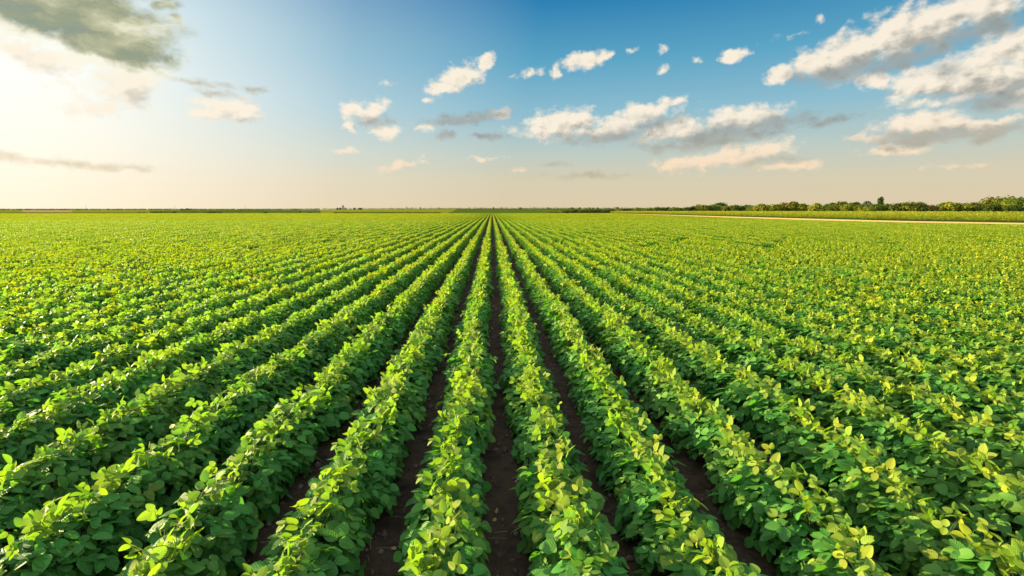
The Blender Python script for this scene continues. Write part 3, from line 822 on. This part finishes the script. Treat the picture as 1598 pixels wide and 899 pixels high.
# warp
wv = w.n('ShaderNodeTexNoise', {'Vector': pos, 'Scale': .45, 'Detail': 5.0, 'Roughness': .6}, noise_dimensions='2D')
warp = w.n('ShaderNodeVectorMath', {0: w.n('ShaderNodeVectorMath', {0: wv.outputs['Color'], 1: (.5, .5, .5)}, operation='SUBTRACT').outputs[0], 1: (2.0, 1.3, 0)}, operation='MULTIPLY').outputs[0]
wpos = w.n('ShaderNodeVectorMath', {0: pos, 1: warp}, operation='ADD').outputs[0]
last = [None]
def field(grp, vec):
    gn = w.n('ShaderNodeGroup', {}); gn.node_tree = grp
    if last[0] is not None:
        vec = w.n('ShaderNodeVectorMath', {0: last[0], 1: (1e-9, 1e-9, 0), 2: vec}, operation='MULTIPLY_ADD').outputs[0]
    w.t.links.new(vec, gn.inputs[0]); last[0] = gn.outputs[0]
    return gn.outputs[0]
def fbm(vec):
    st = w.n('ShaderNodeVectorMath', {0: vec, 1: (.8, 1.2, 1)}, operation='MULTIPLY').outputs[0]
    n1 = noise(st, .55, 8, .60)
    vo = w.n('ShaderNodeTexVoronoi', {'Vector': st, 'Scale': .8, 'Detail': 2.0, 'Roughness': .55, 'Smoothness': .6}, feature='SMOOTH_F1', voronoi_dimensions='2D').outputs['Distance']
    return w.m('SUBTRACT', w.m('SUBTRACT', n1, .5), w.m('MULTIPLY', w.m('SUBTRACT', vo, .42), .35))
def shifted(v, o): return w.n('ShaderNodeVectorMath', {0: v, 1: o}, operation='ADD').outputs[0]
def gained_c(c): return w.n('ShaderNodeVectorMath', {0: c, 3: GAIN}, operation='SCALE').outputs[0]
sun_off, big_off = (-.5, .45, 0), (-1.0, 1.1, 0)
lowness = w.smooth(el, 9.0, 3.5)
lit_hi = w.mix(w.m('MULTIPLY', glow, .6), w.mix(lowness, (*lin(252,240,220), 1), (*lin(248,222,190), 1)), (*lin(255,246,226), 1))
lit_lo = w.mix(w.m('MULTIPLY', glow, .6), w.mix(lowness, (*lin(176,174,164), 1), (*lin(203,188,166), 1)), (*lin(255,246,226), 1))

def sector(a0, a1):
    """the clouds of one stretch of the sky: lit heaps, grey shaded bases, the dark cloud near the sun"""
    def near(bs):
        out = []
        for b in bs:
            r = max(b[2], b[3])*1.25
            l, h = pix_ae(b[0]-r, b[1])[0], pix_ae(b[0]+r, b[1])[0]
            if h > a0-2.6 and l < a1+2.6: out.append(b)
        return out
    n0, n1 = fbm(pos), fbm(shifted(pos, sun_off))
    c = base; tag_ = '%d' % a0
    bl, bg_, bd = near(LIT), near(GREY), near(DARK)
    if bl:
        gl = blob_group('lit_clouds', bl)
        L0 = w.m('ADD', field(gl, wpos), w.m('MULTIPLY', n0, LN))
        L1 = w.m('ADD', field(gl, shifted(wpos, big_off)), w.m('MULTIPLY', n1, LN))
        cl = w.mix(w.m('ADD', w.smooth(L1, .02, 1.05), w.m('MULTIPLY', w.m('SUBTRACT', n1, n0), .75), clamp=True), lit_hi, lit_lo)      # how much cloud lies between here and the sun
        c = w.mix(w.m('MULTIPLY', w.smooth(L0, *LT), .97), c, gained_c(cl))
    if bg_:
        G0 = w.m('ADD', field(blob_group('grey_clouds', bg_), wpos), w.m('MULTIPLY', n0, GN))
        grey = w.mix(w.smooth(n0, -.25, .25), (*lin(160,169,168), 1), (*lin(136,146,147), 1))
        grey = w.mix(w.m('MULTIPLY', lowness, .75), grey, (*lin(208,192,164), 1))
        grey = w.mix(w.m('MULTIPLY', glow, .9), grey, (*lin(236,222,190), 1))
        c = w.mix(w.m('MULTIPLY', w.smooth(G0, *GT), .88), c, gained_c(grey))
    if bd:
        K0 = w.m('ADD', field(blob_group('dark_clouds', bd), wpos), w.m('MULTIPLY', n0, KN))
        dk_n = noise(w.n('ShaderNodeVectorMath', {0: wpos, 1: (.35, 1.2, 1)}, operation='MULTIPLY').outputs[0], .4, 6, .55)
        dk = w.ramp(w.m('ADD', dk_n, w.m('MULTIPLY', K0, -.12)), [(.25, lin(118,140,130)), (.40, lin(142,150,116)), (.54, lin(182,182,142)), (.70, lin(234,230,200))])
        K1 = w.m('ADD', field(blob_group('dark_clouds', bd), shifted(wpos, (-.6, -1.1, 0))), w.m('MULTIPLY', n1, KN))
        dk = w.mix(w.smooth(K1, -.25, .20), (*lin(252,248,226), 1), dk)      # bright rim towards the sun
        c = w.mix(w.m('MULTIPLY', w.smooth(K0, *KT), .90), c, gained_c(dk))
    return w.n('ShaderNodeBackground', {0: c, 1: STR}).outputs[0]
LN, LT, GN, GT, KN, KT = 1.12, (-.22, .44), .9, (-.26, .62), .5, (-.16, .46)
clear_bg = w.n('ShaderNodeBackground', {0: base, 1: STR}).outputs[0]
bounds = [-60, -34, -17, -4, 8, 19, 29, 39, 62]
sh = clear_bg
for a0, a1 in reversed(list(zip(bounds[:-1], bounds[1:]))):
    f = w.m('MULTIPLY', w.m('GREATER_THAN', az, float(a0)), w.m('LESS_THAN', az, float(a1)))
    sh = w.n('ShaderNodeMixShader', {0: f, 1: sh, 2: sector(a0, a1)}).outputs[0]
# below the horizon and in the rest of the dome the sky is clear
f = w.m('MULTIPLY', w.m('GREATER_THAN', el, 1.0), w.m('LESS_THAN', el, 34.0))
f = w.m('MULTIPLY', f, w.m('LESS_THAN', w.m('ABSOLUTE', az), 61.0))
sh = w.n('ShaderNodeMixShader', {0: f, 1: w.n('ShaderNodeBackground', {0: base, 1: STR}).outputs[0], 2: sh}).outputs[0]
w.n('ShaderNodeOutputWorld', {0: sh})
wd.cycles.sampling_method = 'MANUAL'; wd.cycles.sample_map_resolution = 512

# ------------------------------------------------------------------ render settings
scene.render.engine = 'CYCLES'
scene.cycles.max_bounces = 8; scene.cycles.diffuse_bounces = 4; scene.cycles.glossy_bounces = 2; scene.cycles.transmission_bounces = 4
scene.cycles.use_denoising = True; scene.cycles.denoiser = 'OPENIMAGEDENOISE'; scene.cycles.denoising_prefilter = 'ACCURATE'; scene.cycles.denoising_input_passes = 'RGB_ALBEDO_NORMAL'
scene.view_settings.view_transform = 'Standard'; scene.view_settings.look = 'None'
scene.view_settings.exposure = EXPO; scene.view_settings.gamma = 1.0; scene.view_settings.use_curve_mapping = False
